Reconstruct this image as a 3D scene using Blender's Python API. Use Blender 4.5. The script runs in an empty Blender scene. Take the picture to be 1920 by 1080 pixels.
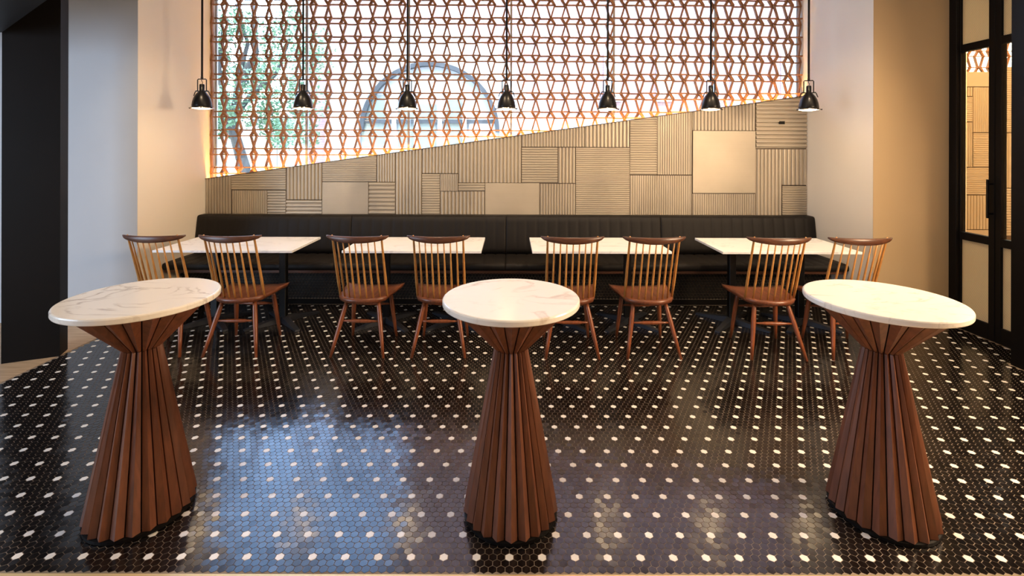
import bpy, bmesh, math, random
from mathutils import Vector, Matrix
R = math.radians
random.seed(7)
sc = bpy.context.scene
col = sc.collection

# ------------------------------------------------------------------ camera
F = 915.0                      # focal length in pixels (1920 wide)
VX, VY = 957.0, 275.0          # where the level axis meets the picture
EYE = 1.6
cd = bpy.data.cameras.new('camera')
cam = bpy.data.objects.new('camera', cd); col.objects.link(cam)
cd.sensor_width = 36; cd.lens = 36*F/1920
cd.shift_x = (960-VX)/1920; cd.shift_y = -(540-VY)/1920
cam.location = (0, 0, EYE)
cam.rotation_euler = (R(90), R(-0.15), 0)
cd.clip_start = 0.05
sc.camera = cam

# ------------------------------------------------------------------ view and world
sc.view_settings.view_transform = 'Standard'
sc.view_settings.look = 'None'
sc.view_settings.gamma = 1
sc.view_settings.use_curve_mapping = False
sc.view_settings.exposure = 1.06
w = bpy.data.worlds.new('world'); sc.world = w; w.use_nodes = True
nt = w.node_tree; nt.nodes.clear()
sky = nt.nodes.new('ShaderNodeTexSky'); sky.sky_type = 'NISHITA'
sky.sun_disc = False; sky.sun_elevation = R(42); sky.sun_rotation = R(160)
bgn = nt.nodes.new('ShaderNodeBackground'); bgn.inputs['Strength'].default_value = 2.5
out = nt.nodes.new('ShaderNodeOutputWorld')
nt.links.new(sky.outputs[0], bgn.inputs[0]); nt.links.new(bgn.outputs[0], out.inputs[0])

def lamp(kind, name, loc, aim, power, color, **kw):
    d = bpy.data.lights.new(name, kind); d.energy = power; d.color = color
    for k, v in kw.items(): setattr(d, k, v)
    o = bpy.data.objects.new(name, d); col.objects.link(o)
    o.location = loc
    if aim is not None:
        v = Vector(aim)-Vector(loc)
        o.rotation_euler = v.to_track_quat('-Z', 'Y').to_euler()
    return o
WARM = (1.0, 0.74, 0.47)
lamp('SUN', 'sun', (0, -5, 30), (-1.5, 1.0, 18.5), 1.9, (1.0, 0.92, 0.84), angle=R(0.6))
lamp('AREA', 'daylight_left', (-5.6, 0.6, 1.9), (-1.2, 4.2, 0.9), 105, (0.64, 0.79, 1.0), shape='RECTANGLE', size=2.6, size_y=2.6)
lamp('AREA', 'ceiling_fill', (0.6, 2.2, 3.55), (0.6, 2.2, 0), 24, (1.0, 0.78, 0.56), shape='RECTANGLE', size=6.0, size_y=2.0)  # broad warm fill added over the room, not a fitting
lamp('AREA', 'key_right', (3.55, 1.8, 1.85), (-1.4, 2.3, 0.5), 85, (1.0, 0.72, 0.45), shape='RECTANGLE', size=1.1, size_y=0.7)
for x in (-1.62, 0.005, 1.637):
    lamp('SPOT', 'downlight', (x, 1.95, 3.5), (x, 2.15, 0), 30 if x < 1 else 9, WARM, spot_size=R(30), spot_blend=0.7, shadow_soft_size=0.05)
for x in (-2.4, -0.8, 0.8, 2.3):
    lamp('SPOT', 'downlight', (x, 3.3, 3.5), (x, 4.9, 1.0), 68, WARM, spot_size=R(80), spot_blend=0.8, shadow_soft_size=0.05)
lamp('SPOT', 'downlight', (3.0, 2.2, 3.5), (3.6, 4.4, 1.2), 12, (1.0, 0.68, 0.38), spot_size=R(80), spot_blend=0.9, shadow_soft_size=0.1)
lamp('AREA', 'next_room_light', (5.9, 4.4, 3.4), (5.9, 6.2, 1.2), 100, WARM, shape='RECTANGLE', size=1.4, size_y=1.4)

# ------------------------------------------------------------------ materials
def principled(name, base, rough=0.5, metal=0.0, spec=0.5, coat=0.0, coat_rough=0.1):
    m = bpy.data.materials.new(name); m.use_nodes = True
    b = m.node_tree.nodes['Principled BSDF']
    b.inputs['Base Color'].default_value = (*base, 1); b.inputs['Roughness'].default_value = rough
    b.inputs['Metallic'].default_value = metal; b.inputs['Specular IOR Level'].default_value = spec
    b.inputs['Coat Weight'].default_value = coat; b.inputs['Coat Roughness'].default_value = coat_rough
    return m, m.node_tree, b
def nodes(nt, *types): return [nt.nodes.new(t) for t in types]
def noisy(name, c1, c2, scale=(5, 5, 5), detail=4, rough=0.5, bump=0.0, lo=0.35, hi=0.65, world=False, distort=0.0, rvar=0.0, **kw):
    m, nt, b = principled(name, c1, rough, **kw)
    tc, mp, nz, cr = nodes(nt, 'ShaderNodeTexCoord', 'ShaderNodeMapping', 'ShaderNodeTexNoise', 'ShaderNodeValToRGB')
    mp.inputs['Scale'].default_value = scale
    nz.inputs['Scale'].default_value = 1; nz.inputs['Detail'].default_value = detail; nz.inputs['Distortion'].default_value = distort
    cr.color_ramp.elements[0].color = (*c1, 1); cr.color_ramp.elements[1].color = (*c2, 1)
    cr.color_ramp.elements[0].position = lo; cr.color_ramp.elements[1].position = hi
    if world:
        g = nt.nodes.new('ShaderNodeNewGeometry'); nt.links.new(g.outputs['Position'], mp.inputs[0])
    else: nt.links.new(tc.outputs['Object'], mp.inputs[0])
    nt.links.new(mp.outputs[0], nz.inputs['Vector']); nt.links.new(nz.outputs[0], cr.inputs[0]); nt.links.new(cr.outputs[0], b.inputs['Base Color'])
    if bump:
        bp = nt.nodes.new('ShaderNodeBump'); bp.inputs['Strength'].default_value = bump; bp.inputs['Distance'].default_value = 0.002
        nt.links.new(nz.outputs[0], bp.inputs['Height']); nt.links.new(bp.outputs[0], b.inputs['Normal'])
    if rvar:
        mr = nt.nodes.new('ShaderNodeMapRange'); mr.inputs[3].default_value = rough-rvar; mr.inputs[4].default_value = rough+rvar
        nt.links.new(nz.outputs[0], mr.inputs[0]); nt.links.new(mr.outputs[0], b.inputs['Roughness'])
    return m
M = {}
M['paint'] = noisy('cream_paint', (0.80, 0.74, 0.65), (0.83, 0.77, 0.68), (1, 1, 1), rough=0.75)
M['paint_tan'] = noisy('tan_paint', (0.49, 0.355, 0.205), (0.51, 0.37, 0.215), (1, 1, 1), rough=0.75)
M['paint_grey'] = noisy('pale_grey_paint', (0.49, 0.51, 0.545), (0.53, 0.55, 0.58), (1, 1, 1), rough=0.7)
M['ceiling'] = noisy('ceiling_paint', (0.6, 0.58, 0.54), (0.62, 0.6, 0.56), rough=0.8)
M['black'] = noisy('black_paint', (0.0045, 0.0036, 0.0034), (0.006, 0.0048, 0.0045), (2, 2, 2), rough=0.5, spec=0.15)
M['blackmetal'] = noisy('black_metal', (0.004, 0.004, 0.0045), (0.007, 0.0065, 0.007), (30, 30, 30), rough=0.3, spec=0.3)
M['steel'] = principled('dark_steel', (0.05, 0.055, 0.07), 0.4, metal=0.6)[0]
M['leather'] = noisy('black_leather', (0.0048, 0.0034, 0.0032), (0.007, 0.005, 0.0044), (60, 60, 60), rough=0.6, bump=0.2, spec=0.3)
M['tile'] = noisy('black_tile', (0.004, 0.003, 0.003), (0.012, 0.009, 0.008), (19, 19, 19), detail=2, rough=0.16, world=True, spec=0.62, rvar=0.04, lo=0.3, hi=0.7, bump=0.03)
M['whitetile'] = noisy('white_tile', (0.88, 0.86, 0.82), (0.74, 0.70, 0.65), (14, 14, 14), detail=2, rough=0.3, world=True, lo=0.45, hi=0.8)
M['tile_matte'] = noisy('black_wall_tile', (0.004, 0.003, 0.003), (0.010, 0.008, 0.007), (19, 19, 19), detail=2, rough=0.5, world=True, spec=0.3)
M['grout'] = noisy('grout', (0.22, 0.17, 0.12), (0.32, 0.26, 0.2), (5, 5, 5), rough=0.9, world=True)
M['brass'] = principled('brass', (0.80, 0.62, 0.33), 0.4, metal=0.4)[0]
M['woodfloor'] = noisy('pale_wood_floor', (0.42, 0.28, 0.16), (0.56, 0.40, 0.25), (4, 60, 4), rough=0.5)
def wood(name, c1, c2, scale, rough=0.42, bump=0.12):
    return noisy(name, c1, c2, scale, detail=6, rough=rough, bump=bump, lo=0.3, hi=0.7, distort=0.6)
M['walnut'] = wood('walnut', (0.055, 0.018, 0.010), (0.125, 0.045, 0.022), (60, 60, 4))
M['walnut_x'] = wood('walnut_rail', (0.045, 0.016, 0.010), (0.13, 0.05, 0.024), (6, 60, 60), rough=0.35)
M['walnut_y'] = wood('walnut_seat', (0.085, 0.025, 0.012), (0.22, 0.07, 0.031), (50, 5, 50), rough=0.33)
M['leg'] = wood('walnut_leg', (0.14, 0.037, 0.012), (0.26, 0.072, 0.024), (40, 40, 4), rough=0.33)
M['ash'] = wood('honey_ash', (0.44, 0.19, 0.048), (0.64, 0.32, 0.095), (60, 60, 4), rough=0.35)
M['stave'] = wood('stave_wood', (0.10, 0.031, 0.013), (0.18, 0.058, 0.025), (45, 45, 3), rough=0.5)
M['lattice'] = wood('lattice_wood', (0.25, 0.11, 0.045), (0.38, 0.175, 0.075), (30, 30, 30), rough=0.6, bump=0)
M['champagne'] = noisy('champagne_metal', (0.425, 0.37, 0.295), (0.48, 0.42, 0.335), (2, 2, 2), rough=0.42, metal=0.35, world=True)
M['champagne_flat'] = noisy('champagne_fine', (0.40, 0.32, 0.22), (0.44, 0.36, 0.25), (1.5, 1.5, 260), rough=0.42, metal=0.45, world=True, bump=0.2)
M['backing'] = principled('dark_joint', (0.08, 0.055, 0.035), 0.7)[0]
M['soil'] = principled('pavement', (0.45, 0.44, 0.42), 0.9)[0]
M['stone'] = noisy('white_stone', (0.50, 0.50, 0.49), (0.56, 0.56, 0.54), (2, 2, 2), rough=0.8)
M['greystone'] = noisy('grey_stone', (0.045, 0.048, 0.05), (0.07, 0.073, 0.077), (2, 2, 2), rough=0.8)
M['greyglass'] = noisy('shop_glass', (0.20, 0.23, 0.21), (0.28, 0.30, 0.25), (.6, .6, .6), rough=0.15)
M['bark'] = noisy('bark', (0.05, 0.048, 0.045), (0.09, 0.085, 0.08), (8, 8, 2), rough=0.9)
M['leaf'] = noisy('leaf', (0.09, 0.18, 0.09), (0.20, 0.31, 0.16), (2, 2, 2), rough=0.5, world=True)
M['led'] = None

def marble(name, base, vein, seed, scale=2.2):
    m, nt, b = principled(name, base, 0.22)
    tc, mp, n1, n2, cr, mx = nodes(nt, 'ShaderNodeTexCoord', 'ShaderNodeMapping', 'ShaderNodeTexNoise', 'ShaderNodeTexNoise', 'ShaderNodeValToRGB', 'ShaderNodeMix')
    mp.inputs['Location'].default_value = (seed, seed*2.1, 0); mp.inputs['Rotation'].default_value = (0, 0, 0.7)
    mp.inputs['Scale'].default_value = (scale, scale*2.4, scale)
    n1.inputs['Scale'].default_value = 1.0; n1.inputs['Detail'].default_value = 7; n1.inputs['Distortion'].default_value = 1.3
    n2.inputs['Scale'].default_value = 1.4; n2.inputs['Detail'].default_value = 3
    e = cr.color_ramp.elements
    e[0].position = 0.47; e[0].color = (0, 0, 0, 1); e[1].position = 0.53; e[1].color = (0, 0, 0, 1)
    k = e.new(0.5); k.color = (1, 1, 1, 1)
    mx.data_type = 'RGBA'
    mx.inputs[6].default_value = (*base, 1); mx.inputs[7].default_value = (*vein, 1)
    nt.links.new(tc.outputs['Object'], mp.inputs[0]); nt.links.new(mp.outputs[0], n1.inputs['Vector']); nt.links.new(mp.outputs[0], n2.inputs['Vector'])
    nt.links.new(n1.outputs[0], cr.inputs[0])
    mul = nt.nodes.new('ShaderNodeMath'); mul.operation = 'MULTIPLY'
    mr = nt.nodes.new('ShaderNodeMapRange'); mr.inputs[1].default_value = 0.42; mr.inputs[2].default_value = 0.72
    nt.links.new(n2.outputs[0], mr.inputs[0]); nt.links.new(cr.outputs[0], mul.inputs[0]); nt.links.new(mr.outputs[0], mul.inputs[1])
    nt.links.new(mul.outputs[0], mx.inputs[0]); nt.links.new(mx.outputs[2], b.inputs['Base Color'])
    return m
M['marble_a'] = marble('marble_a', (0.80, 0.77, 0.71), (0.34, 0.28, 0.24), 3.1)
M['marble_b'] = marble('marble_b', (0.80, 0.77, 0.71), (0.52, 0.44, 0.38), 12.9, 2.0)
M['marble_c'] = marble('marble_c', (0.80, 0.77, 0.72), (0.50, 0.46, 0.42), 19.3, 3.4)
M['marble_d'] = marble('marble_d', (0.88, 0.90, 0.94), (0.62, 0.62, 0.66), 23.0, 2.0)

def emis(name, c, s):
    m = bpy.data.materials.new(name); m.use_nodes = True; nt = m.node_tree; nt.nodes.clear()
    e, o = nodes(nt, 'ShaderNodeEmission', 'ShaderNodeOutputMaterial'); e.inputs[0].default_value = (*c, 1); e.inputs[1].default_value = s
    nt.links.new(e.outputs[0], o.inputs[0]); return m
M['bulb'] = emis('lamp_glow', (1.0, 0.72, 0.42), 12)
M['led'] = emis('led_glow', (1.0, 0.50, 0.12), 75)
def glassy(name, tint, gl=0.06):
    m = bpy.data.materials.new(name); m.use_nodes = True; nt = m.node_tree; nt.nodes.clear()
    t, g, mx, o, fr = nodes(nt, 'ShaderNodeBsdfTransparent', 'ShaderNodeBsdfGlossy', 'ShaderNodeMixShader', 'ShaderNodeOutputMaterial', 'ShaderNodeFresnel')
    t.inputs[0].default_value = (*tint, 1); g.inputs['Roughness'].default_value = 0.01; fr.inputs[0].default_value = 1.3
    nt.links.new(fr.outputs[0], mx.inputs[0]); nt.links.new(t.outputs[0], mx.inputs[1]); nt.links.new(g.outputs[0], mx.inputs[2]); nt.links.new(mx.outputs[0], o.inputs[0])
    return m
M['glass'] = glassy('window_glass', (0.95, 0.98, 0.98))
M['doorglass'] = glassy('bronze_glass', (0.92, 0.80, 0.60))
# woven cane-like mesh laminated in the door glass
def weave():
    m, nt, b = principled('woven_mesh_glass', (0.5, 0.42, 0.3), 0.5)
    g, mp, ck, mx = nodes(nt, 'ShaderNodeNewGeometry', 'ShaderNodeMapping', 'ShaderNodeTexChecker', 'ShaderNodeBump')
    mp.inputs['Scale'].default_value = (1, 1, 1); ck.inputs['Scale'].default_value = 150
    ck.inputs['Color1'].default_value = (0.80, 0.68, 0.46, 1); ck.inputs['Color2'].default_value = (0.42, 0.35, 0.23, 1)
    sep, cmb = nodes(nt, 'ShaderNodeSeparateXYZ', 'ShaderNodeCombineXYZ')
    nt.links.new(g.outputs['Position'], sep.inputs[0]); nt.links.new(sep.outputs[1], cmb.inputs[0]); nt.links.new(sep.outputs[2], cmb.inputs[1])
    nt.links.new(cmb.outputs[0], mp.inputs[0]); nt.links.new(mp.outputs[0], ck.inputs[0]); nt.links.new(ck.outputs[0], b.inputs['Base Color'])
    mx.inputs['Strength'].default_value = 0.4; mx.inputs['Distance'].default_value = 0.002
    nt.links.new(ck.outputs[1], mx.inputs['Height']); nt.links.new(mx.outputs[0], b.inputs['Normal'])
    tl, ms = nodes(nt, 'ShaderNodeBsdfTranslucent', 'ShaderNodeMixShader'); ms.inputs[0].default_value = 0.45
    o = [n for n in nt.nodes if n.type == 'OUTPUT_MATERIAL'][0]
    nt.links.new(ck.outputs[0], tl.inputs[0]); nt.links.new(b.outputs[0], ms.inputs[1]); nt.links.new(tl.outputs[0], ms.inputs[2]); nt.links.new(ms.outputs[0], o.inputs[0])
    return m
M['weave'] = weave()
def brick():
    m, nt, b = principled('far_brick', (0.5, 0.3, 0.3), 0.85)
    tc, mp, bt = nodes(nt, 'ShaderNodeTexCoord', 'ShaderNodeMapping', 'ShaderNodeTexBrick')
    mp.inputs['Rotation'].default_value = (R(90), 0, 0)
    bt.inputs['Scale'].default_value = 1; bt.inputs['Brick Width'].default_value = 0.24; bt.inputs['Row Height'].default_value = 0.077
    bt.inputs['Mortar Size'].default_value = 0.009
    bt.inputs['Color1'].default_value = (0.40, 0.255, 0.245, 1); bt.inputs['Color2'].default_value = (0.36, 0.22, 0.215, 1); bt.inputs['Mortar'].default_value = (0.24, 0.19, 0.2, 1)
    nt.links.new(tc.outputs['Object'], mp.inputs[0]); nt.links.new(mp.outputs[0], bt.inputs[0]); nt.links.new(bt.outputs[0], b.inputs['Base Color'])
    return m
M['brick'] = brick()

# ------------------------------------------------------------------ helpers
def mk(name, vf, mat, parent=None, smooth=False, loc=None):
    v, f = vf
    me = bpy.data.meshes.new(name); me.from_pydata(v, [], f); me.update()
    me.materials.append(M[mat] if isinstance(mat, str) else mat)
    if smooth:
        me.polygons.foreach_set('use_smooth', [True]*len(me.polygons))
    o = bpy.data.objects.new(name, me); col.objects.link(o)
    if parent: o.parent = parent
    if loc: o.location = loc
    return o
def join(*parts):
    V, Fc = [], []
    for v, f in parts:
        n = len(V); V += v; Fc += [tuple(i+n for i in q) for q in f]
    return V, Fc
def box(x0, x1, y0, y1, z0, z1):
    v = [(x0,y0,z0),(x1,y0,z0),(x1,y1,z0),(x0,y1,z0),(x0,y0,z1),(x1,y0,z1),(x1,y1,z1),(x0,y1,z1)]
    return v, [(0,3,2,1),(4,5,6,7),(0,1,5,4),(1,2,6,5),(2,3,7,6),(3,0,4,7)]
def bevbox(x0, x1, y0, y1, z0, z1, r=0.004, seg=2):
    bm = bmesh.new(); v, f = box(x0, x1, y0, y1, z0, z1)
    vs = [bm.verts.new(p) for p in v]
    for q in f: bm.faces.new([vs[i] for i in q])
    bmesh.ops.bevel(bm, geom=bm.edges[:], offset=r, segments=seg, affect='EDGES', profile=0.5)
    bm.verts.index_update()
    res = [tuple(p.co) for p in bm.verts], [tuple(p.index for p in q.verts) for q in bm.faces]
    bm.free(); return res
def prism_xy(poly, z0, z1):
    n = len(poly)
    v = [(x, y, z0) for x, y in poly]+[(x, y, z1) for x, y in poly]
    return v, [tuple(range(n))[::-1], tuple(range(n, 2*n))]+[(i, (i+1) % n, n+(i+1) % n, n+i) for i in range(n)]
def prism_xz(poly, y0, y1):
    n = len(poly)
    v = [(x, y0, z) for x, z in poly]+[(x, y1, z) for x, z in poly]
    return v, [tuple(range(n)), tuple(range(n, 2*n))[::-1]]+[((i+1) % n, i, n+i, n+(i+1) % n) for i in range(n)]
def lathe(prof, n=32, cx=0, cy=0, cz=0):
    v, f = [], []
    for r, z in prof:
        for k in range(n):
            a = 2*math.pi*k/n; v.append((cx+r*math.cos(a), cy+r*math.sin(a), cz+z))
    for i in range(len(prof)-1):
        for k in range(n):
            k2 = (k+1) % n
            f.append((i*n+k, i*n+k2, (i+1)*n+k2, (i+1)*n+k))
    f.append(tuple(range(n))[::-1]); f.append(tuple((len(prof)-1)*n+k for k in range(n)))
    return v, f
def tube(pts, rads, n=10):
    pts = [Vector(p) for p in pts]
    if not hasattr(rads, '__len__'): rads = [rads]*len(pts)
    v, f = [], []
    up = Vector((0.13, 0.31, 0.94))
    for i, p in enumerate(pts):
        d = (pts[min(i+1, len(pts)-1)]-pts[max(i-1, 0)]).normalized()
        if abs(d.dot(up)) > 0.97: up = Vector((0.95, 0.2, 0.1))
        a = d.cross(up).normalized(); b = d.cross(a)
        up = a.cross(d)
        for k in range(n):
            t = 2*math.pi*k/n
            v.append(tuple(p+a*math.cos(t)*rads[i]+b*math.sin(t)*rads[i]))
    for i in range(len(pts)-1):
        for k in range(n):
            f.append((i*n+k, (i+1)*n+k, (i+1)*n+(k+1) % n, i*n+(k+1) % n))
    f.append(tuple(range(n))); f.append(tuple((len(pts)-1)*n+k for k in range(n))[::-1])
    return v, f
def bar(p, q, wx, y0, y1):
    """flat board between two (x,z) points, in-plane width wx, depth y0..y1"""
    p, q = Vector((p[0], 0, p[1])), Vector((q[0], 0, q[1]))
    d = (q-p).normalized(); n = Vector((-d.z, 0, d.x))*wx/2
    p = p-d*wx*0.18; q = q+d*wx*0.18
    poly = [(p-n), (q-n), (q+n), (p+n)]
    return prism_xz([(a.x, a.z) for a in poly], y0, y1)
def thing(name, label, cat, loc=(0, 0, 0), rz=0, group=None):
    o = bpy.data.objects.new(name, None); col.objects.link(o)
    o.empty_display_size = 0.1
    o.location = loc; o.rotation_euler = (0, 0, rz)
    o['label'] = label; o['category'] = cat
    if group: o['group'] = group
    return o
def tag(o, label, cat, group=None):
    o['label'] = label; o['category'] = cat
    if group: o['group'] = group
    return o
def struct(name, vf, mat, label=None, parent=None):
    o = mk(name, vf, mat, parent); o['kind'] = 'structure'
    if label: o['label'] = label
    return o
def dup(root, loc, rz, label):
    r = root.copy(); col.objects.link(r); r.location = loc; r.rotation_euler = (0, 0, rz); r['label'] = label
    for ch in root.children:
        c = ch.copy(); col.objects.link(c); c.parent = r
        for g in ch.children:
            d = g.copy(); col.objects.link(d); d.parent = c
    return r
def PX(px, Y): return (px-VX)*Y/F
def PZ(py, Y): return EYE-(py-VY)*Y/F

# ================================================================== structure
XL, XR = -3.36, 3.27           # alcove side walls
YF, YW = 4.40, 5.37            # front of the side piers, face of the panelled wall
TX0, TX1 = -3.43, 3.98         # tiled floor
TOP = 3.6
Y0T = 1.828                    # front edge of the tiling
floor = struct('floor', box(TX0, TX1, Y0T, 4.97, -0.08, -0.0009), 'grout', 'grouted bed under the black and white hexagon tiles')
struct('floor_threshold', bevbox(-5.2, 4.6, 1.60, Y0T-0.002, -0.08, 0.001, 0.002, 1), 'brass', 'pale brass strip along the front edge of the tiling')
struct('floor_corridor', join(box(-7, TX0-0.004, Y0T, 5.5, -0.08, 0.0), box(-7, 4.6, -3, 1.595, -0.08, 0.0)), 'woodfloor', 'beige wooden floor to the left of the tiling')
struct('ceiling', box(-7, 8, -3, 5.62, TOP, TOP+0.1), 'ceiling')
struct('wall_alcove_left', box(XL-0.10, XL, YF, 5.6, 0, TOP), 'paint', 'cream side wall of the seating alcove on the left')
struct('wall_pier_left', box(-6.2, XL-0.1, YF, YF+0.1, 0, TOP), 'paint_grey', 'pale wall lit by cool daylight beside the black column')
struct('wall_alcove_right', box(XR, XR+0.10, YF, 5.6, 0, TOP), 'paint', 'cream side wall of the seating alcove on the right')
struct('wall_pier_right', box(XR+0.1, 4.04, YF, YF+0.1, 0, TOP), 'paint_tan', 'tan wall between alcove and black framed door')
struct('wall_left', box(-7.1, -7, -3, 5.6, 0, TOP), 'paint_grey')
struct('wall_front', box(-7, 8, -3.1, -3, 0, TOP), 'paint')
struct('wall_right', box(3.70, 4.04, -3, 3.605, 0, TOP), 'black', 'black pier wall nearer than the glazed door')
struct('wall_corridor', box(-7, XL-0.1, 5.5, 5.6, 0, TOP), 'paint_grey')
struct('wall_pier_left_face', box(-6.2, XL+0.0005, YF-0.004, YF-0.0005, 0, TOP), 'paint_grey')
struct('wall_pier_right_face', box(XR-0.0005, 4.0, YF-0.004, YF-0.0005, 0, TOP), 'paint_tan')
# slope of the panelled wall's top
SX0, SZ0 = XL, PZ(336.5, YW)
SX1, SZ1 = XR, PZ(177.5, YW)
def slope(x): return SZ0+(x-SX0)*(SZ1-SZ0)/(SX1-SX0)
struct('wall_back', prism_xz([(XL, 0), (XR, 0), (XR, slope(XR)-0.16), (XL, slope(XL)-0.16)], 5.53, 5.60), 'paint')

# black column and soffit on the left
struct('wall_column_left', prism_xy([(-3.418, 3.706), (-3.723, 3.571), (-3.78, 3.70), (-3.475, 3.835)], 0, TOP), 'black', 'tall black column beside the pale daylit wall')
struct('ceiling_soffit', prism_xy([(-3.65, 3.5), (-1.9, 2.216), (-1.9, 0.4), (-6.5, 0.4), (-6.5, 3.5)], 2.41, TOP), 'black', 'black lowered soffit in the upper left corner')

struct('wall_sky_blocker', box(-22, 24, -6, 5.6, TOP+0.12, 15), 'stone', 'unseen block above the room, added to keep sky light off the facade opposite')  # unseen mass added overhead to block skylight from the brick facade
# ------------------------------------------------------------------ window glazing
win = struct('window_1', join(box(XL, XR, 5.555, 5.585, TOP-0.05, TOP), box(XL, XL+0.012, 5.555, 5.585, 1.0, TOP-0.05), box(XR-0.012, XR, 5.555, 5.585, 1.9, TOP-0.05)), 'stone', 'large street window behind the wooden lattice')
for i in range(6):
    px = [300, 575.5, 766.5, 958, 1150, 1340]
    a = XL+0.012 if i == 0 else PX(px[i], 5.57)+0.012
    b_ = XR-0.012 if i == 5 else PX(px[i+1], 5.57)-0.012
    if i: struct('mullion', box(PX(px[i], 5.57)-0.012, PX(px[i], 5.57)+0.012, 5.55, 5.59, slope(PX(px[i], 5.57))-0.16, TOP-0.05), 'stone', parent=win)
    zz = slope(a)-0.16
    struct('pane', prism_xz([(a, slope(a)-0.16), (b_, slope(b_)-0.16), (b_, TOP-0.05), (a, TOP-0.05)], 5.568, 5.572), 'glass', parent=win)

# ================================================================== floor tiles
T = 0.1278/4                   # tile pitch
RS = T*math.sqrt(3)/2
XOFF = 0.0; YOFF = 1464/769.9
def hexmesh(r, rb, h):
    v = []
    for rr, z in ((r, 0.0), (r, h-0.0008), (rb, h)):
        for k in range(6):
            a = math.pi/6+k*math.pi/3; v.append((rr*math.cos(a), rr*math.sin(a), z))
    f = [(12, 13, 14, 15, 16, 17)]
    for L in (0, 6):
        for k in range(6):
            k2 = (k+1) % 6; f.append((L+k, L+k2, L+6+k2, L+6+k))
    return v, f
HR = (T-0.0024)/2/math.cos(math.pi/6)
HV, HF = hexmesh(HR, HR-0.0002, 0.0028)
cells = []
j = -2
BT = [(-1.62, 2.149), (0.005, 2.149), (1.637, 2.149)]
while True:
    y = YOFF+j*RS
    if y > 4.95-T/2: break
    if y-HR > Y0T:
        i0 = int((TX0)/T)-2
        for i in range(i0, int(TX1/T)+3):
            x = (i+0.5*(j % 2))*T
            if x-T/2 < TX0 or x+T/2 > TX1: continue
            if any((x-a)**2+(y-b)**2 < 0.18**2 for a, b in BT): continue
            if x > 3.70-T/2 and y < 3.605+HR: continue
            # white: every 4th tile on every 4th row, shifted by two on alternate ones
            white = False
            if j % 4 == 0:
                s = 0 if (j//4) % 2 == 0 else 2
                white = ((i-s) % 4 == 0)
            cells.append((x, y, white))
    j += 1
vis = lambda x, y: abs(x*F/y) < 985
near = sorted([c for c in cells if not c[2] and vis(c[0], c[1])], key=lambda c: (c[1], abs(c[0])))[:300]
nearw = sorted([c for c in cells if c[2] and vis(c[0], c[1])], key=lambda c: (c[1], abs(c[0])))[:300]
ns, nw = set(near), set(nearw)
def tile_parts(lst, name, mat, lab):
    me = bpy.data.meshes.new(name); me.from_pydata([(a, b, c-0.0028) for a, b, c in HV], [], HF); me.update(); me.materials.append(M[mat])
    for x, y, _ in lst:
        o = bpy.data.objects.new(name, me); col.objects.link(o); o.parent = floor
        o.location = (x, y, random.uniform(-0.0002, 0.0002)+0.0003)
        o.rotation_euler = (random.gauss(0, R(0.6)), random.gauss(0, R(0.6)), 0)
def tile_stuff(lst, name, mat, parent, vertical=False, base=0.0):
    V, Fc = [], []
    for x, y, _ in lst:
        n = len(V); tx, ty = random.gauss(0, R(0.6)), random.gauss(0, R(0.6)); dz = random.uniform(0, 0.0004)
        for a, b, c in HV:
            V.append((x+a, y+b, c-0.0028+dz+a*tx+b*ty) if not vertical else (x+a, base-(c+dz+a*tx+b*ty), y+b))
        for q in HF: Fc.append(tuple(n+k for k in (q if not vertical else q[::-1])))
    o = mk(name, (V, Fc), mat, parent); o['kind'] = 'stuff'; return o
tile_parts(near, 'tile', 'tile', None)
tile_parts(nearw, 'white_tile', 'whitetile', None)
tile_stuff([c for c in cells if not c[2] and c not in ns], 'tiles', 'tile', floor)
tile_stuff([c for c in cells if c[2] and c not in nw], 'white_tiles', 'whitetile', floor)

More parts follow.
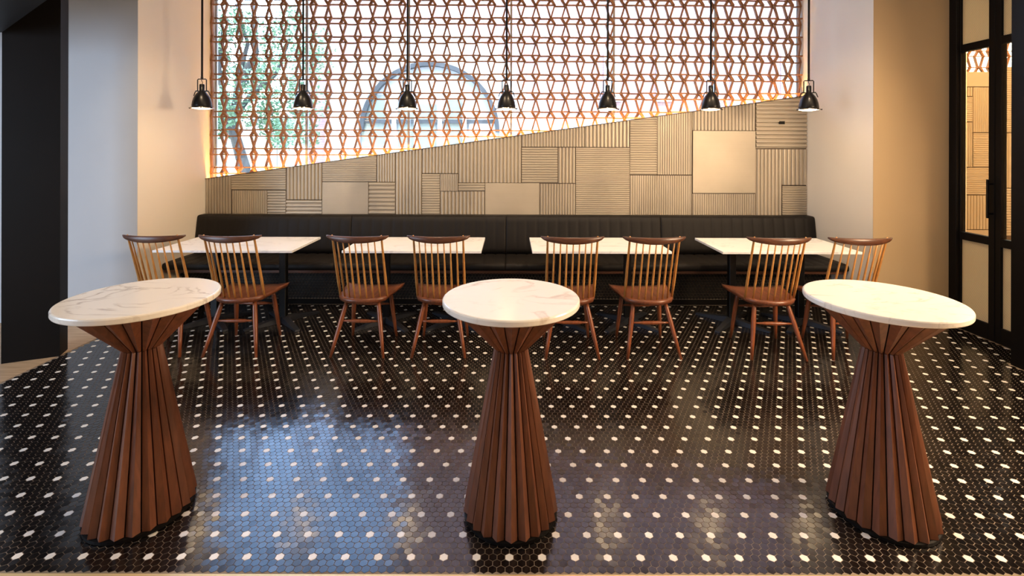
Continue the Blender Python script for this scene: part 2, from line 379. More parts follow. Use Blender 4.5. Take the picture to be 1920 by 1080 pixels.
# ================================================================== panelled wall
pw = thing('panelled_wall_cladding', 'ribbed champagne metal panels below the lattice, with a sloping top edge', 'wall cladding', (0, YW, 0))
mk('backing_board', prism_xz([(XL+0.001, 0.0), (XR-0.001, 0.0), (XR-0.001, slope(XR)-0.004), (XL+0.001, slope(XL)-0.004)], 0.022, 0.029), 'backing', pw)
mk('edge_trim', prism_xz([(XL+0.001, slope(XL)-0.004), (XR-0.001, slope(XR)-0.004), (XR-0.001, slope(XR)+0.002), (XL+0.001, slope(XL)+0.002)], -0.002, 0.029), 'backing', pw)
def sheet(x0, x1, z0, z1, kind, pitch, cut, amp):
    """a corrugated sheet whose ribs run V(ertical) or H(orizontal)"""
    a0, a1 = (x0, x1) if kind == 'V' else (z0, z1)
    n = max(1, round((a1-a0)/pitch)); p = (a1-a0)/n
    prof = []
    for k in range(n):
        for t, d in ((0.0, amp), (0.16, amp), (0.34, 0.1*amp), (0.56, 0.0), (0.84, 0.1*amp)):
            prof.append((a0+(k+t)*p, d))
    prof.append((a1, amp))
    bm = bmesh.new(); rows = []
    for a, d in prof:
        if kind == 'V': rows.append((bm.verts.new((a, d, z0)), bm.verts.new((a, d, z1)), bm.verts.new((a, 0.020, z0)), bm.verts.new((a, 0.020, z1))))
        else: rows.append((bm.verts.new((x0, d, a)), bm.verts.new((x1, d, a)), bm.verts.new((x0, 0.020, a)), bm.verts.new((x1, 0.020, a))))
    for q, r in zip(rows, rows[1:]):
        bm.faces.new((q[0], r[0], r[1], q[1])); bm.faces.new((q[2], r[2], r[0], q[0])); bm.faces.new((q[1], r[1], r[3], q[3]))
    for q in (rows[0], rows[-1]): bm.faces.new((q[0], q[1], q[3], q[2]))
    if cut:
        s = (SZ1-SZ0)/(SX1-SX0); nrm = Vector((-s, 0, 1)).normalized()
        bmesh.ops.bisect_plane(bm, geom=bm.verts[:]+bm.edges[:]+bm.faces[:], plane_co=(SX0, 0, SZ0-0.006), plane_no=nrm, clear_outer=True)
    bmesh.ops.recalc_face_normals(bm, faces=bm.faces[:])
    bm.verts.index_update()
    r = [tuple(v.co) for v in bm.verts], [tuple(v.index for v in f.verts) for f in bm.faces]
    bm.free(); return r
S_ = 0
PL = [(383,S_,433,404,'V',5),(433,S_,536,357.6,'H',4.4),(434,358,501,404,'V',4),(501,358,536,404,'H',5.5),(536,S_,604,375.5,'V',7),
 (536,376,604,404,'H',6.8),(604,S_,706,342,'H',3.4),(604,342,691,404,'F',0),(691,342,741,404,'H',7.6),(706,S_,741,342,'V',5),
 (741,S_,791,404,'V',6.2),(791,S_,859,325.5,'V',6.2),(791,326,825,404,'H',4.8),(825,326,859,359,'V',3.4),(859,S_,978,343,'V',7),
 (859,343,909.5,359,'H',5.3),(825,359,909.5,404,'V',7),(909.5,343,1012,404,'F',0),(978,S_,1096,275.5,'V',5.5),(978,276,1046,343,'H',4.8),
 (1046,276,1079.5,343.5,'V',6.8),(1012,344,1079.5,404,'V',5),(1096,S_,1181,275.7,'V',7),(1079.5,276,1181,404,'H',3.8),
 (1181,S_,1232,327,'H',4.4),(1232,S_,1298,327,'V',4.4),(1181,328,1298,404,'V',4.2),(1299,S_,1417,244,'V',6.6),(1299,244,1417,361.5,'F',0),
 (1299,362,1417,404,'V',4.2),(1418,S_,1513.9,277,'H',7.6),(1418,278,1467,404,'V',7.2),(1467,278,1513.9,346,'V',7.2),(1467,347,1513.9,404,'H',4.4)]
k_ = YW/F
for (x0, y0, x1, y1, kind, pitch) in PL:
    X0, X1 = PX(x0, YW)+0.003, PX(x1, YW)-0.003
    if x0 == 383: X0 = XL+0.004
    if x1 > 1513: X1 = XR-0.004
    Z0 = PZ(y1, YW)+0.003 if y1 < 404 else 0.80
    cut = y0 == S_
    Z1 = slope(X1)+0.01 if cut else PZ(y0, YW)-0.003
    if kind == 'F': vf = sheet(X0, X1, Z0, Z1, 'H', 0.011, cut, 0.0006); mt = 'champagne'
    else: vf = sheet(X0, X1, Z0, Z1, kind, pitch*k_, cut, min(0.017, 0.42*pitch*k_)); mt = 'champagne'
    mk('panel', vf, mt, pw)
so = mk('socket', bevbox(PX(1461, YW), PX(1471, YW), -0.006, 0.012, PZ(231.5, YW), PZ(226, YW), 0.001, 1), 'black', pw)
so['label'] = 'small black socket in the top right panel'

# ================================================================== lattice screen
ls = thing('lattice_screen', 'openwork wooden lattice of zigzag strips filling the window', 'lattice screen', (0, 5.47, 0))
P, XO = 0.1666, -0.05
ZA = 3.184; PER = 0.2100; TALL = 0.1420
AMP = 0.042
LY = [(-0.018, 0.012), (0.014, 0.044)]
levels = []
n = -3
while True:
    z1 = ZA-n*PER
    if z1-TALL < SZ0-0.2: break
    levels.append(z1); n += 1
def zz_strip(x, typ, sgn, y0, y1):
    """one zigzag strip: pinched at z1 (type A) or z2 (type B), swinging out to sgn*AMP"""
    parts = []
    zmin = slope(x)-0.13
    for z1 in levels:
        z2 = z1-TALL; z3 = z1-PER
        c, o = x, x+sgn*AMP
        c = min(max(c, XL+0.012), XR-0.012); o = min(max(o, XL+0.012), XR-0.012)
        a, b, d = (c, o, c) if typ == 'A' else (o, c, o)
        if z1 > zmin and z1 < TOP+TALL-0.02:
            za = min(z1, TOP-0.01)
            aa = a+(b-a)*(z1-za)/(z1-z2)
            parts.append(bar((aa, za), (b, z2), 0.0165, y0, y1))
        if z2 > zmin and z2 < TOP-0.01:
            parts.append(bar((b, z2), (d, z3), 0.026, y0, y1))
    return join(*parts) if parts else None
k0 = int((XL-XO)/P)-1
cols = []
for k in range(k0, 30):
    x = XO+k*P
    if x < XL-AMP*0.8 or x > XR+AMP*0.8: continue
    cols.append((k, x, 'A' if k % 2 == 0 else 'B'))
for k, x, typ in cols:
    for layer, sgn in ((0, 1), (1, -1)):
        sg = sgn
        if (x > XR-0.01 and sg > 0) or (x < XL+0.01 and sg < 0): continue
        vf = zz_strip(x, typ, sg, *LY[layer])
        if vf: mk('zigzag_strip', vf, 'lattice', ls)
rails = []
for z1 in levels:
    for zlev, pin in ((z1, 'A'), (z1-TALL, 'B')):
        for k, x, typ in cols:
            if typ == pin:   # front rail: from pinch to the next column's outer tip
                x2 = x+P+AMP; lay = 0; dz = 0
            else:            # back rail
                x2 = x+P; lay = 1; x = x+AMP; dz = -0.004
            x2 = min(x2, XR-0.006); x = max(x, XL+0.004)
            if x2-x < 0.03: continue
            if zlev < slope(x)-0.10 or zlev > TOP-0.02: continue
            rails.append((x, x2, zlev+dz, lay))
# left end pieces
rails.sort(key=lambda r: abs(r[2]-1.6))
shared = {}
rest = []
for idx, (x, x2, z, lay) in enumerate(rails):
    y0, y1 = LY[lay]
    if idx < 300:
        key = (round(x2-x, 4), lay)
        if key not in shared:
            me = bpy.data.meshes.new('lattice_rail'); v, f = box(0, x2-x, y0+0.002, y1-0.002, -0.007, 0.007)
            me.from_pydata(v, [], f); me.update(); me.materials.append(M['lattice']); shared[key] = me
        o = bpy.data.objects.new('lattice_rail', shared[key]); col.objects.link(o); o.parent = ls; o.location = (x, 0, z)
    else: rest.append(box(x, x2, y0+0.002, y1-0.002, z-0.007, z+0.007))
o = mk('lattice_rails', join(*rest), 'lattice', ls); o['kind'] = 'stuff'
# light strip hidden behind the sloping edge
ang = math.atan2(SZ1-SZ0, SX1-SX0)
ledz = 0.05
led = mk('led_strip', prism_xz([(XL+0.05, slope(XL+0.05)-ledz-0.004), (XR-0.05, slope(XR-0.05)-ledz-0.004), (XR-0.05, slope(XR-0.05)-ledz), (XL+0.05, slope(XL+0.05)-ledz)], 5.401, 5.415), 'led')
tag(led, 'orange glowing light strip along the sloping top of the metal panels', 'light strip')

# ================================================================== banquette
bq = thing('banquette', 'long black leather banquette with channelled back along the panelled wall', 'banquette', (0, 0, 0))
mk('plinth', box(XL+0.002, XR-0.002, 4.965, 5.365, 0.0, 0.365), 'grout', bq)
mk('kick_plate', box(XL+0.003, XR-0.003, 4.948, 4.965, 0.0, 0.05), 'black', bq)
mk('wood_strip', bevbox(XL+0.003, XR-0.003, 4.735, 5.36, 0.368, 0.397, 0.003, 1), 'walnut_x', bq)
hc = []
j = 0
while 0.05+HR+j*RS < 0.365-HR:
    z = 0.068+j*RS
    x = XL+T/2+0.004+(T/2 if j % 2 else 0)
    while x+T/2 < XR-0.002:
        if z+HR < 0.366: hc.append((x, z, False))
        x += T
    j += 1
tile_stuff(hc, 'plinth_tiles', 'tile_matte', bq, vertical=True, base=4.965)
NS = 4; CH = 15
wsec = (XR-XL-0.01)/NS
def channelled(x0, x1, path, n_ch, puff, round_end=(0, 0)):
    """skin swept along x; path = [(y, z, ny, nz, amount)]"""
    V, Fc = [], []; per = 8; nx = n_ch*per+1
    for i in range(nx):
        fr = (i % per)/per
        a = puff*max(0.0, math.sin(math.pi*fr))**0.3 if i % per else 0.0
        x = x0+(x1-x0)*i/(nx-1)
        if i == 0: x += 0.001
        if i == nx-1: x -= 0.001
        for (y, z, ny, nz, am) in path:
            V.append((x, y+ny*a*am, z+nz*a*am))
    m = len(path)
    for i in range(nx-1):
        for q in range(m):
            q2 = (q+1) % m
            Fc.append((i*m+q, (i+1)*m+q, (i+1)*m+q2, i*m+q2))
    Fc.append(tuple(range(m))); Fc.append(tuple((nx-1)*m+q for q in range(m))[::-1])
    return V, Fc
seat_path = [(4.72, 0.400, 0, 0, 0), (4.703, 0.408, -1, 0, .3), (4.700, 0.43, -1, 0, .5), (4.703, 0.452, -1, .3, .7), (4.716, 0.462, -.6, .8, .9), (4.75, 0.465, 0, 1, 1),
             (4.95, 0.465, 0, 1, 1), (5.15, 0.462, 0, 1, 1), (5.175, 0.455, 0, 1, .5), (5.175, 0.400, 0, 0, 0)]
back_path = [(5.178, 0.455, 0, 0, 0), (5.182, 0.52, -1, .1, 1), (5.20, 0.65, -1, .1, 1), (5.222, 0.79, -1, .1, 1), (5.230, 0.835, -1, .3, .9), (5.240, 0.850, -.7, .7, .6),
             (5.262, 0.856, 0, 1, .3), (5.355, 0.856, 0, 0, 0), (5.362, 0.840, 0, 0, 0), (5.362, 0.455, 0, 0, 0)]
for s in range(NS):
    a = XL+0.005+s*wsec; b_ = a+wsec
    mk('seat_cushion', channelled(a, b_, seat_path, CH, 0.007), 'leather', bq, smooth=False)
    mk('back_cushion', channelled(a, b_, back_path, CH, 0.006), 'leather', bq, smooth=False)
for o in bq.children:
    if 'cushion' in o.name:
        o.data.polygons.foreach_set('use_smooth', [True]*len(o.data.polygons)); o.data.update()

# ================================================================== dining tables
def dining_table(loc, label, first=[None]):
    if first[0]: return dup(first[0], loc, 0, label)
    t = thing('dining_table', label, 'table', loc, 0, 'marble tables in front of the banquette')
    mk('table_top', bevbox(-0.575, 0.575, -0.305, 0.305, 0.72, 0.74, 0.002, 2), 'marble_d', t)
    mk('under_frame', box(-0.5, 0.5, 0.07, 0.13, 0.700, 0.7195), 'blackmetal', t)
    for s in (-1, 1):
        x = 0.31*s; y = 0.12
        mk('post', bevbox(x-0.029, x+0.029, y-0.029, y+0.029, 0.03, 0.700, 0.003, 1), 'blackmetal', t)
        mk('mounting_plate', box(x-0.09, x+0.09, y-0.16, y+0.16, 0.694, 0.7195), 'blackmetal', t)
        parts = []
        for dx, dy in ((1, 1), (1, -1), (-1, 1), (-1, -1)):
            ex, ey = x+0.23*dx, y+0.235*dy
            d = Vector((0.23*dx, 0.235*dy, 0)).normalized(); nn = Vector((-d.y, d.x, 0))
            st = Vector((x, y, 0)); en = Vector((ex, ey, 0))
            v = []
            for p, wd, h in ((st, 0.028, 0.062), (en, 0.02, 0.016)):
                for sg in (-1, 1):
                    for z in (0.002, h): v.append(tuple(p+nn*wd*sg+Vector((0, 0, z))))
            f = [(0, 1, 3, 2), (4, 6, 7, 5), (0, 4, 5, 1), (2, 3, 7, 6), (1, 5, 7, 3), (0, 2, 6, 4)]
            parts.append((v, f))
        mk('cross_foot', join(*parts), 'steel', t)
    first[0] = t; return t
dining_table((-2.37, 4.32, 0), 'white marble table at the left end of the banquette')
dining_table((-0.812, 4.32, 0), 'white marble table second from the left along the banquette')
dining_table((0.757, 4.32, 0), 'white marble table third from the left along the banquette')
dining_table((2.325, 4.32, 0), 'white marble table at the right end of the banquette')

# ================================================================== chairs
def seat_mesh():
    V, Fc = [], []; nu, nv = 14, 14
    def outline(v):   # v 0 rear..1 front -> half width
        return 0.188+0.057*v
    top, bot = [], []
    for j in range(nv+1):
        for i in range(nu+1):
            u = -1+2*i/nu; v = j/nv
            hw = outline(v)
            x = hw*u
            ry = -0.175+0.085*abs(u)**2.6          # rounded rear edge
            fy = 0.262-0.018*(1-u*u)
            y = ry+(fy-ry)*v
            e = max(abs(u), abs(2*v-1))
            z = 0.430-0.012*(1-u*u)*(1-(2*v-1.0)**2)*1.3+0.012*abs(u)**4*v**2
            if e > 0.999: z -= 0.004
            top.append((x, y, z))
            s = 0.94 if e > 0.999 else 1
            bot.append((x*s, y*0.97 if e > 0.999 else y, 0.392+0.012*abs(u)**4*v))
    V = top+bot; n = nu+1; N = len(top)
    for j in range(nv):
        for i in range(nu):
            a = j*n+i
            Fc.append((a, a+1, a+n+1, a+n)); Fc.append((N+a, N+a+n, N+a+n+1, N+a+1))
    for i in range(nu):
        Fc.append((i, N+i, N+i+1, i+1)); a = nv*n+i; Fc.append((a, a+1, N+a+1, N+a))
    for j in range(nv):
        a = j*n; Fc.append((a, a+n, N+a+n, N+a)); a = j*n+nu; Fc.append((a, N+a, N+a+n, a+n))
    return V, Fc
def crest_mesh():
    V, Fc = [], []; n = 24; m = 10
    for i in range(n+1):
        s = -1+2*i/n
        x = 0.238*s; y = -0.268+0.062*s*s
        e = max(0.0, 1-abs(s)**14)
        h = 0.051*(1-0.50*s*s)*(0.40+0.60*e); th = 0.024*(0.5+0.5*e)
        zt = 0.925; zc = zt-h/2
        dx, dy = 0.238, 0.124*s; L = math.hypot(dx, dy); nx, ny = -dy/L, dx/L
        for q in range(m):
            t = 2*math.pi*q/m
            c_, s_ = math.cos(t), math.sin(t)
            sx = math.copysign(abs(c_)**0.5, c_)*th/2; sz = math.copysign(abs(s_)**0.5, s_)*h/2
            V.append((x+nx*sx, y+ny*sx, zc+sz))
    for i in range(n):
        for q in range(m):
            Fc.append((i*m+q, i*m+(q+1) % m, (i+1)*m+(q+1) % m, (i+1)*m+q))
    Fc.append(tuple(range(m))[::-1]); Fc.append(tuple(n*m+q for q in range(m)))
    return V, Fc
def tapered(p, q, prof, n=12):
    p, q = Vector(p), Vector(q)
    return tube([p+(q-p)*t for t, r in prof], [r for t, r in prof], n)
def chair(loc, rz, label, first=[None]):
    if first[0]: return dup(first[0], loc, rz, label)
    t = thing('spindle_chair', label, 'chair', loc, rz, 'spindle back chairs facing the banquette')
    mk('seat', seat_mesh(), 'walnut_y', t, True)
    mk('crest_rail', crest_mesh(), 'walnut_x', t, True)
    for i in range(9):
        u = -1+i/4
        outer = abs(u) > 0.99
        bx, by = 0.186*u, -0.135+0.075*abs(u)**2
        tx = 0.188*u; ty = -0.268+0.062*(tx/0.238)**2
        hz = 0.929 if outer else 0.89
        pr = [(0, .0085), (.25, .0115), (.6, .0095), (.93, .0075), (1, .0055)] if outer else [(0, .0065), (.3, .0088), (.65, .0068), (1, .0048)]
        mk('spindle', tapered((bx, by, 0.416), (tx, ty, hz), pr, 8), 'ash', t, True)
    lp = [(0, .013), (.12, .0165), (.35, .0185), (.7, .0145), (1, .0105)]
    for s in (-1, 1):
        mk('leg', tapered((0.123*s, -0.085, 0.396), (0.2025*s, -0.22, 0.0), lp), 'leg', t, True)
        mk('leg', tapered((0.15*s, 0.155, 0.398), (0.186*s, 0.215, 0.0), lp), 'leg', t, True)
    sp = [(0, .0065), (.2, .009), (.3, .0135), (.5, .0145), (.7, .0135), (.8, .009), (1, .0065)]
    mk('stretcher', tapered((-0.150, -0.135, 0.248), (0.150, -0.135, 0.248), sp), 'leg', t, True)
    mk('stretcher', tapered((-0.160, 0.175, 0.285), (0.160, 0.175, 0.285), sp), 'leg', t, True)
    first[0] = t; return t
CY = 3.91
chair((-2.70, CY, 0), R(0), 'spindle chair at the far left, partly behind the left round table')
chair((-2.125, CY, 0), R(0.5), 'spindle chair on the right side of the leftmost marble table')
chair((-1.151, CY, 0), R(-2.0), 'spindle chair on the left side of the second marble table')
chair((-0.543, CY, 0), R(0), 'spindle chair on the right of the second marble table, left of the centre round table')
chair((0.470, CY-0.02, 0), R(0), 'spindle chair just right of the centre round table, partly hidden by it')
chair((1.083, CY-0.02, 0), R(1), 'spindle chair on the right side of the third marble table')
chair((2.03, CY-0.03, 0), R(-2.5), 'spindle chair on the left of the rightmost marble table, beside the right round table')
chair((2.635, CY-0.03, 0), R(-1), 'spindle chair at the far right, its seat hidden by the right round table')

# ================================================================== round pedestal tables
def stave_vf(k, n, z0, z1, v0, r0, v1, r1, thick=0.018, gap=0.0024):
    a = 2*math.pi*k/n; h = math.pi/n
    V = []
    for z, rv, rr in ((z0, v0, r0), (z1, v1, r1)):
        g = gap/max(rv, 0.01)
        ri = rv-thick
        for rad, an in ((ri, -h+g*1.3), (rv, -h+g), (rr, 0), (rv, h-g), (ri, h-g*1.3)):
            V.append((rad*math.cos(a+an), rad*math.sin(a+an), z))
    f = [(0, 1, 2, 3, 4)[::-1], (5, 6, 7, 8, 9)]+[(i, (i+1) % 5, 5+(i+1) % 5, 5+i) for i in range(5)]
    return V, f
def bar_table(loc, rz, mat, label):
    t = thing('round_table', label, 'table', loc, rz, 'tall round pedestal tables')
    mk('plinth', lathe([(0.196, 0), (0.203, 0.003), (0.203, 0.016), (0.196, 0.018)], 48), 'black', t)
    n = 22
    mk('core', lathe([(0.168, 0.018), (0.172, 0.022), (0.054, 0.716), (0.052, 0.72), (0.215, 0.905), (0.215, 0.912)], 40), 'black', t)
    for k in range(n):
        mk('stave', stave_vf(k, n, 0.019, 0.716, 0.190, 0.207, 0.067, 0.0745), 'stave', t)
        mk('flared_stave', stave_vf(k, n, 0.718, 0.911, 0.067, 0.075, 0.240, 0.262, 0.012), 'stave', t)
    top = lathe([(0.293, 0.912), (0.298, 0.914), (0.300, 0.918), (0.300, 0.933), (0.2975, 0.938), (0.293, 0.940)], 96)
    mk('table_top', top, mat, t)
    return t
bar_table((BT[0][0], BT[0][1], 0), R(4), 'marble_a', 'tall round table at the left, its marble top greyest veined')
bar_table((BT[1][0], BT[1][1], 0), R(9), 'marble_b', 'tall round table in the centre with slatted wooden pedestal')
bar_table((BT[2][0], BT[2][1], 0), R(2), 'marble_c', 'tall round table at the right, nearest the black framed door')

# ================================================================== pendant lamps
def pendant(loc, label, first=[None]):
    if first[0]: return dup(first[0], loc, random.uniform(-0.25, 0.25), label)
    t = thing('pendant_lamp', label, 'lamp', loc, 0, 'black pendant lamps hung in a row'); t.scale = (1.08, 1.08, 1.08)
    prof = [(0.078, 0.012), (0.0775, 0.03), (0.073, 0.06), (0.064, 0.092), (0.050, 0.120), (0.034, 0.140), (0.026, 0.150), (0.023, 0.156), (0.020, 0.158),
            (0.020, 0.205), (0.017, 0.213), (0.010, 0.214)]
    inner = [(0.010, 0.150), (0.032, 0.134), (0.048, 0.114), (0.061, 0.088), (0.070, 0.058), (0.0745, 0.030), (0.075, 0.012)]
    n = 40; V = []; Fc = []
    full = prof[::-1]
    for r, z in inner: V += [(r*math.cos(2*math.pi*k/n), r*math.sin(2*math.pi*k/n), z) for k in range(n)]
    a0 = len(inner)
    for r, z in prof: V += [(r*math.cos(2*math.pi*k/n), r*math.sin(2*math.pi*k/n), z) for k in range(n)]
    L = a0+len(prof)
    for i in range(L-1):
        for k in range(n): Fc.append((i*n+k, (i+1)*n+k, (i+1)*n+(k+1) % n, i*n+(k+1) % n))
    Fc.append(tuple(range(n))); Fc.append(tuple((L-1)*n+k for k in range(n))[::-1])
    mk('shade', (V, Fc), 'blackmetal', t, True)
    # rim ring with three bolts
    ring = [(0.0755, 0.004), (0.090, 0.004), (0.092, 0.007), (0.090, 0.012), (0.0755, 0.012)]
    V = []; Fc = []
    for r, z in ring: V += [(r*math.cos(2*math.pi*k/n), r*math.sin(2*math.pi*k/n), z) for k in range(n)]
    for i in range(5):
        for k in range(n): Fc.append((i*n+k, i*n+(k+1) % n, ((i+1) % 5)*n+(k+1) % n, ((i+1) % 5)*n+k))
    rim = mk('rim', (V, Fc), 'silver_rim', t)
    for q in range(3):
        a = R((-12, 192, 298)[q])
        c, s = math.cos(a), math.sin(a)
        mk('bolt', tube([(0.086*c, 0.086*s, 0.006), (0.100*c, 0.100*s, 0.006)], [0.005, 0.006], 8), 'blackmetal', rim)
    lens = lathe([(0.020, -0.004), (0.050, -0.001), (0.075, 0.006), (0.075, 0.008)], 40)
    mk('lens', lens, 'bulb', t)
    # yoke, wing clips, cord
    yk = 0.038
    mk('yoke', join(tube([(-yk, 0, 0.150), (-yk, 0, 0.250), (-yk+0.006, 0, 0.257), (yk-0.006, 0, 0.257), (yk, 0, 0.250), (yk, 0, 0.150)], 0.0045, 8),
                    tube([(-0.050, 0, 0.153), (0.050, 0, 0.153)], 0.005, 8)), 'blackmetal', t)
    for s in (-1, 1):
        mk('clip', tube([(0.020*s, 0, 0.153), (0.052*s, 0, 0.155), (0.060*s, 0, 0.142), (0.071*s, 0, 0.112)], [0.004, 0.0045, 0.004, 0.0035], 8), 'blackmetal', t)
    mk('wire', tube([(0, 0, 0.257), (-0.004, 0, 0.243), (0.006, 0, 0.228), (0, 0, 0.212)], 0.0025, 6), 'blackmetal', t)
    mk('drop_rod', tube([(0, 0, 0.256), (0, 0, (TOP-loc[2])/1.08)], 0.0085, 10), 'black', t)
    mk('collar', lathe([(0.007, 0.257), (0.010, 0.258), (0.010, 0.276), (0.007, 0.280)], 12), 'blackmetal', t)
    first[0] = t; return t
M['silver_rim'] = principled('rim_metal', (0.5, 0.45, 0.4), 0.25, metal=0.9)[0]
ords = ['pendant lamp at the far left, in front of the cream side wall', 'second pendant lamp from the left', 'third pendant lamp from the left, in front of the arched window across the street',
        'middle pendant lamp of the seven, above the centre round table', 'third pendant lamp from the right', 'second pendant lamp from the right, over the sloping panel edge', 'pendant lamp at the far right, by the right side wall']
for px, lb in zip((378.5, 568, 763.5, 949.5, 1139, 1332.5, 1516), ords):
    pendant((PX(px, 4.55), 4.55, 1.945), 'black '+lb)

# ================================================================== glazed door on the right
XD = 3.98
dr = bpy.data.objects.new('door_1', None); col.objects.link(dr); dr['kind'] = 'structure'; dr['label'] = 'black framed glazed double door on the right'
D0, D1 = XD, XD+0.05
ZT1, ZT0, ZM1, ZM0, ZB = 2.51, 2.445, 0.859, 0.793, 0.135
def dpart(name, y0, y1, z0, z1, mat='black', x0=D0, x1=D1, label=None):
    o = struct(name, bevbox(x0, x1, y0, y1, z0, z1, 0.002, 1), mat, label, dr); return o
dpart('frame', 4.325, YF-0.001, 0, TOP, x0=D0-0.03)
for leaf, (ya, yb, st) in enumerate(((4.012, 4.322, 0.045), (3.61, 4.006, 0.045))):
    g0, g1 = ya+st+0.006, yb-(0.005 if leaf == 0 else 0.046)
    dpart('stile', ya, g0, 0.004, 3.4); dpart('stile', g1, yb, 0.004, 3.4)
    dpart('rail', g0, g1, 0.004, ZB); dpart('rail', g0, g1, ZM0, ZM1); dpart('rail', g0, g1, ZT0, ZT1); dpart('rail', g0, g1, 3.3, 3.4)
    for nm, z0, z1, mt in (('mesh_pane', ZB, ZM0, 'weave'), ('pane', ZM1, ZT0, 'doorglass'), ('mesh_pane', ZT1, 3.3, 'weave')):
        struct(nm, box(D0+0.02, D0+0.026, g0, g1, z0, z1), mt, None, dr)
dpart('transom', 3.61, 4.324, 3.405, TOP)
struct('handle', join(bevbox(D0-0.05, D0-0.035, 4.018, 4.034, 1.02, 1.34, 0.002, 1), box(D0-0.036, D0+0.001, 4.021, 4.031, 1.05, 1.065), box(D0-0.036, D0+0.001, 4.021, 4.031, 1.295, 1.31)), 'blackmetal', 'black pull handle', dr)
struct('floor_next_room', box(4.05, 8.0, 3.0, 6.4, -0.08, 0.0), 'woodfloor')
struct('wall_next_room', box(4.04, 5.74, 6.14, 6.3, 0, TOP), 'paint', 'cream wall seen through the door glass')
struct('wall_next_room_side', box(8.0, 8.1, 3.0, 6.4, 0, TOP), 'paint')
struct('wall_next_room_front', box(4.05, 8.0, 2.9, 3.0, 0, TOP), 'paint')
p2 = thing('far_panel_cladding', 'ribbed beige panels with a bit of lattice, seen through the door glass', 'wall cladding', (5.74, 6.2, 0))
mk('backing_board', box(0, 1.0, 0.022, 0.06, 0, PZ(132, 6.2)), 'backing', p2)
def P2(px): return PX(px, 6.2)-5.74
Yr = 6.2
for (x0, y0, x1, y1, kind, pitch) in [(1806, 132, 1860, 160, 'F', 0), (1808, 161, 1824, 178, 'V', 6), (1808, 179, 1824, 226, 'H', 3.5), (1825, 161, 1860, 246, 'V', 4), (1808, 227, 1824, 311, 'V', 4),
        (1825, 247, 1860, 311, 'H', 4), (1808, 312, 1860, 363, 'H', 3.5), (1808, 364, 1860, 428, 'V', 6), (1860, 122, 1900, 246, 'H', 4), (1860, 247, 1900, 350, 'V', 10), (1860, 351, 1900, 440, 'H', 5), (1808, 429, 1860, 470, 'F', 0)]:
    a, b_ = max(0.0, P2(x0))+0.002, P2(x1)-0.002
    kk = Yr/F
    if kind == 'F': vf = box(a, b_, 0.006, 0.02, PZ(y1, Yr)+0.002, PZ(y0, Yr)-0.002)
    else: vf = sheet(a, b_, PZ(y1, Yr)+0.002, PZ(y0, Yr)-0.002, kind, pitch*kk, False, min(0.014, .3*pitch*kk))
    mk('panel', vf, 'champagne', p2)
parts = []
for k in range(5):
    x = 0.10+k*P
    for n_ in range(4):
        z1 = PZ(132, Yr)+0.06+TALL+n_*PER; z2 = z1-TALL; z3 = z1-PER
        for sg, (y0, y1) in ((1, LY[0]), (-1, LY[1])):
            a, b_, d = (x, x+sg*AMP, x) if k % 2 == 0 else (x+sg*AMP, x, x+sg*AMP)
            parts += [bar((a, z1), (b_, z2), 0.013, y0+.05, y1+.05), bar((b_, z2), (d, z3), 0.020, y0+.05, y1+.05)]
        if k < 4: parts += [box(x, x+P, .035, .06, z1-.005, z1+.005), box(x, x+P, .035, .06, z2-.005, z2+.005)]
mk('lattice', join(*parts), 'lattice', p2)

# ================================================================== street outside
YB = 15.0
kB = YB/F
struct('ground_street', box(-30, 30, 5.62, 40, -0.3, -0.12), 'soil', 'pavement and street outside the window')
bb = thing('brick_building', 'pale red brick building with a large arched window across the street', 'building', (0, YB, -0.12))
def BX(px): return (px-VX)*kB
def BZ(py): return EYE-(py-VY)*kB+0.12
mk('brick_wall', join(box(BX(577), BX(745), 0, 4, 0, 6.6), box(BX(745), BX(1760), 0, 4, 0, 15)), 'brick', bb)
def arc(cx, cz, r0, r1, a0, a1, n, y0, y1):
    pts = [(cx+r1*math.cos(R(a0+(a1-a0)*i/n)), cz+r1*math.sin(R(a0+(a1-a0)*i/n))) for i in range(n+1)]
    inn = [(cx+r0*math.cos(R(a0+(a1-a0)*i/n)), cz+r0*math.sin(R(a0+(a1-a0)*i/n))) for i in range(n+1)]
    out_ = []
    for i in range(n):
        out_.append(prism_xz([inn[i+1], inn[i], pts[i], pts[i+1]][::-1], y0, y1))
    return join(*out_)
acx, acz = BX(807), BZ(248)
R0 = 130*kB
mk('stone_surround', join(arc(acx, acz, R0, 192*kB, 0, 180, 24, -0.22, 0.0), box(acx-192*kB, acx-R0, -0.22, 0, 0, acz), box(acx+R0, acx+150*kB, -0.22, 0, 0, acz)), 'stone', bb)
mk('arch_glazing', join(arc(acx, acz, 0.01, R0, 0, 180, 24, -0.05, 0.0), box(acx-R0, acx+R0, -0.05, 0, 0, acz)), 'stone', bb)
mk('arch_frame', join(arc(acx, acz, R0-0.13, R0, 0, 180, 24, -0.26, -0.05), box(acx-R0, acx+R0, -0.16, -0.05, BZ(232), BZ(225))), 'greystone', bb)
for (a, b_, c, d) in ((680, 722, 180, 275), (748, 778, 184, 275), (786, 818, 196, 275), (838, 865, 186, 275)):
    mk('shop_pane', box(BX(a), BX(b_), -0.10, -0.05, BZ(d), BZ(c)), 'greyglass', bb)
for a in (741, 782, 826, 872): mk('shop_mullion', box(BX(a)-0.06, BX(a)+0.06, -0.2, -0.05, 0, BZ(178)), 'stone', bb)
for a, c in ((1148, 190), (1246, 190), (1385, 200), (1480, 200)):
    f = mk('window', join(box(BX(a-16), BX(a+16), -0.08, 0, BZ(c), BZ(100)), arc(BX(a), BZ(100), 0.01, 16*kB, 0, 180, 12, -0.08, 0)), 'stone', bb)
    mk('window_pane', box(BX(a-11), BX(a+11), -0.10, -0.08, BZ(c-6), BZ(104)), 'stone', f)
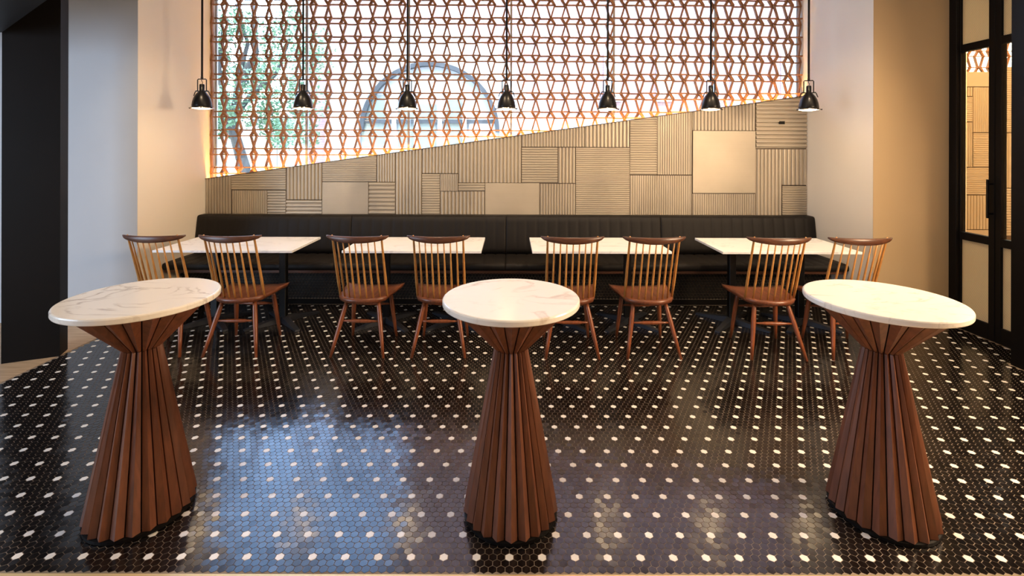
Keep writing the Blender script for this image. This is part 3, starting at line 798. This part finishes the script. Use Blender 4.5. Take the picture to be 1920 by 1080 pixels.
mk('stone_band', box(BX(880), BX(1180), -0.12, 0, BZ(262), BZ(222)), 'stone', bb)
mk('stone_pier', box(BX(541), BX(577), -0.15, 4, 0, 6.6), 'stone', bb)
pb = thing('pale_building', 'low pale building behind the street tree, left of the brick building', 'building', (-14.0, 15.5, -0.12))
mk('wall', box(-6, 7.15, 0, 3, 0, 2.5), 'stone', pb)
mk('coping', box(-6.05, 7.17, -0.08, 3.05, 2.5, 2.62), 'stone', pb)
for x in (2.6, 4.2, 5.8): mk('window', box(x, x+0.8, -0.06, 0, 0.9, 2.0), 'greyglass', pb)

# tree
random.seed(11)
tr = thing('street_tree', 'green leafy tree with grey trunks on the pavement beyond the left of the lattice', 'tree', (PX(452, 12), 12.0, -0.12))
TXc = 0
parts = [tube([(0.10, 0, 0), (0.05, 0.05, 1.2), (-0.22, 0.0, 2.2), (-0.05, 0, 3.2), (0.35, 0, 4.0), (0.3, 0, 5.2)], [.17, .14, .12, .11, .08, .05], 9),
         tube([(0.0, 0.0, 1.4), (-0.4, 0.1, 2.6), (-0.62, 0.1, 3.6), (-0.5, 0.1, 4.6)], [.12, .09, .07, .05], 8),
         tube([(-0.2, 0.0, 2.4), (0.2, 0.1, 3.0), (0.75, 0.2, 3.5), (1.1, 0.2, 4.4)], [.08, .07, .05, .03], 7),
         tube([(-0.5, 0.1, 3.4), (-1.2, 0.1, 4.1), (-1.5, 0.2, 4.9)], [.06, .05, .03], 7),
         tube([(-0.1, 0.0, 3.3), (0.0, 0.3, 4.3), (-0.3, 0.3, 5.3)], [.07, .05, .03], 7)]
mk('trunk', join(*parts), 'bark', tr, True)
V, Fc = [], []
clumps = [(random.uniform(-1.2, 1.5), random.uniform(-0.8, 0.9), random.uniform(2.0, 4.9), random.uniform(0.3, 0.6)) for _ in range(44)]
for cx, cy, cz, r in clumps:
    for _ in range(210):
        d = Vector((random.gauss(0, 1), random.gauss(0, 1), random.gauss(0, 1))).normalized()*r*random.random()**0.4
        p = Vector((cx, cy, cz))+d
        a = Vector((random.gauss(0, 1), random.gauss(0, 1), random.gauss(0, .6))).normalized(); b_ = a.orthogonal().normalized()
        s = random.uniform(0.04, 0.075); n = len(V)
        V += [tuple(p-a*s), tuple(p+b_*s*0.45), tuple(p+a*s), tuple(p-b_*s*0.45)]; Fc.append((n, n+1, n+2, n+3))
lf = mk('foliage', (V, Fc), 'leaf', tr); lf['kind'] = 'stuff'
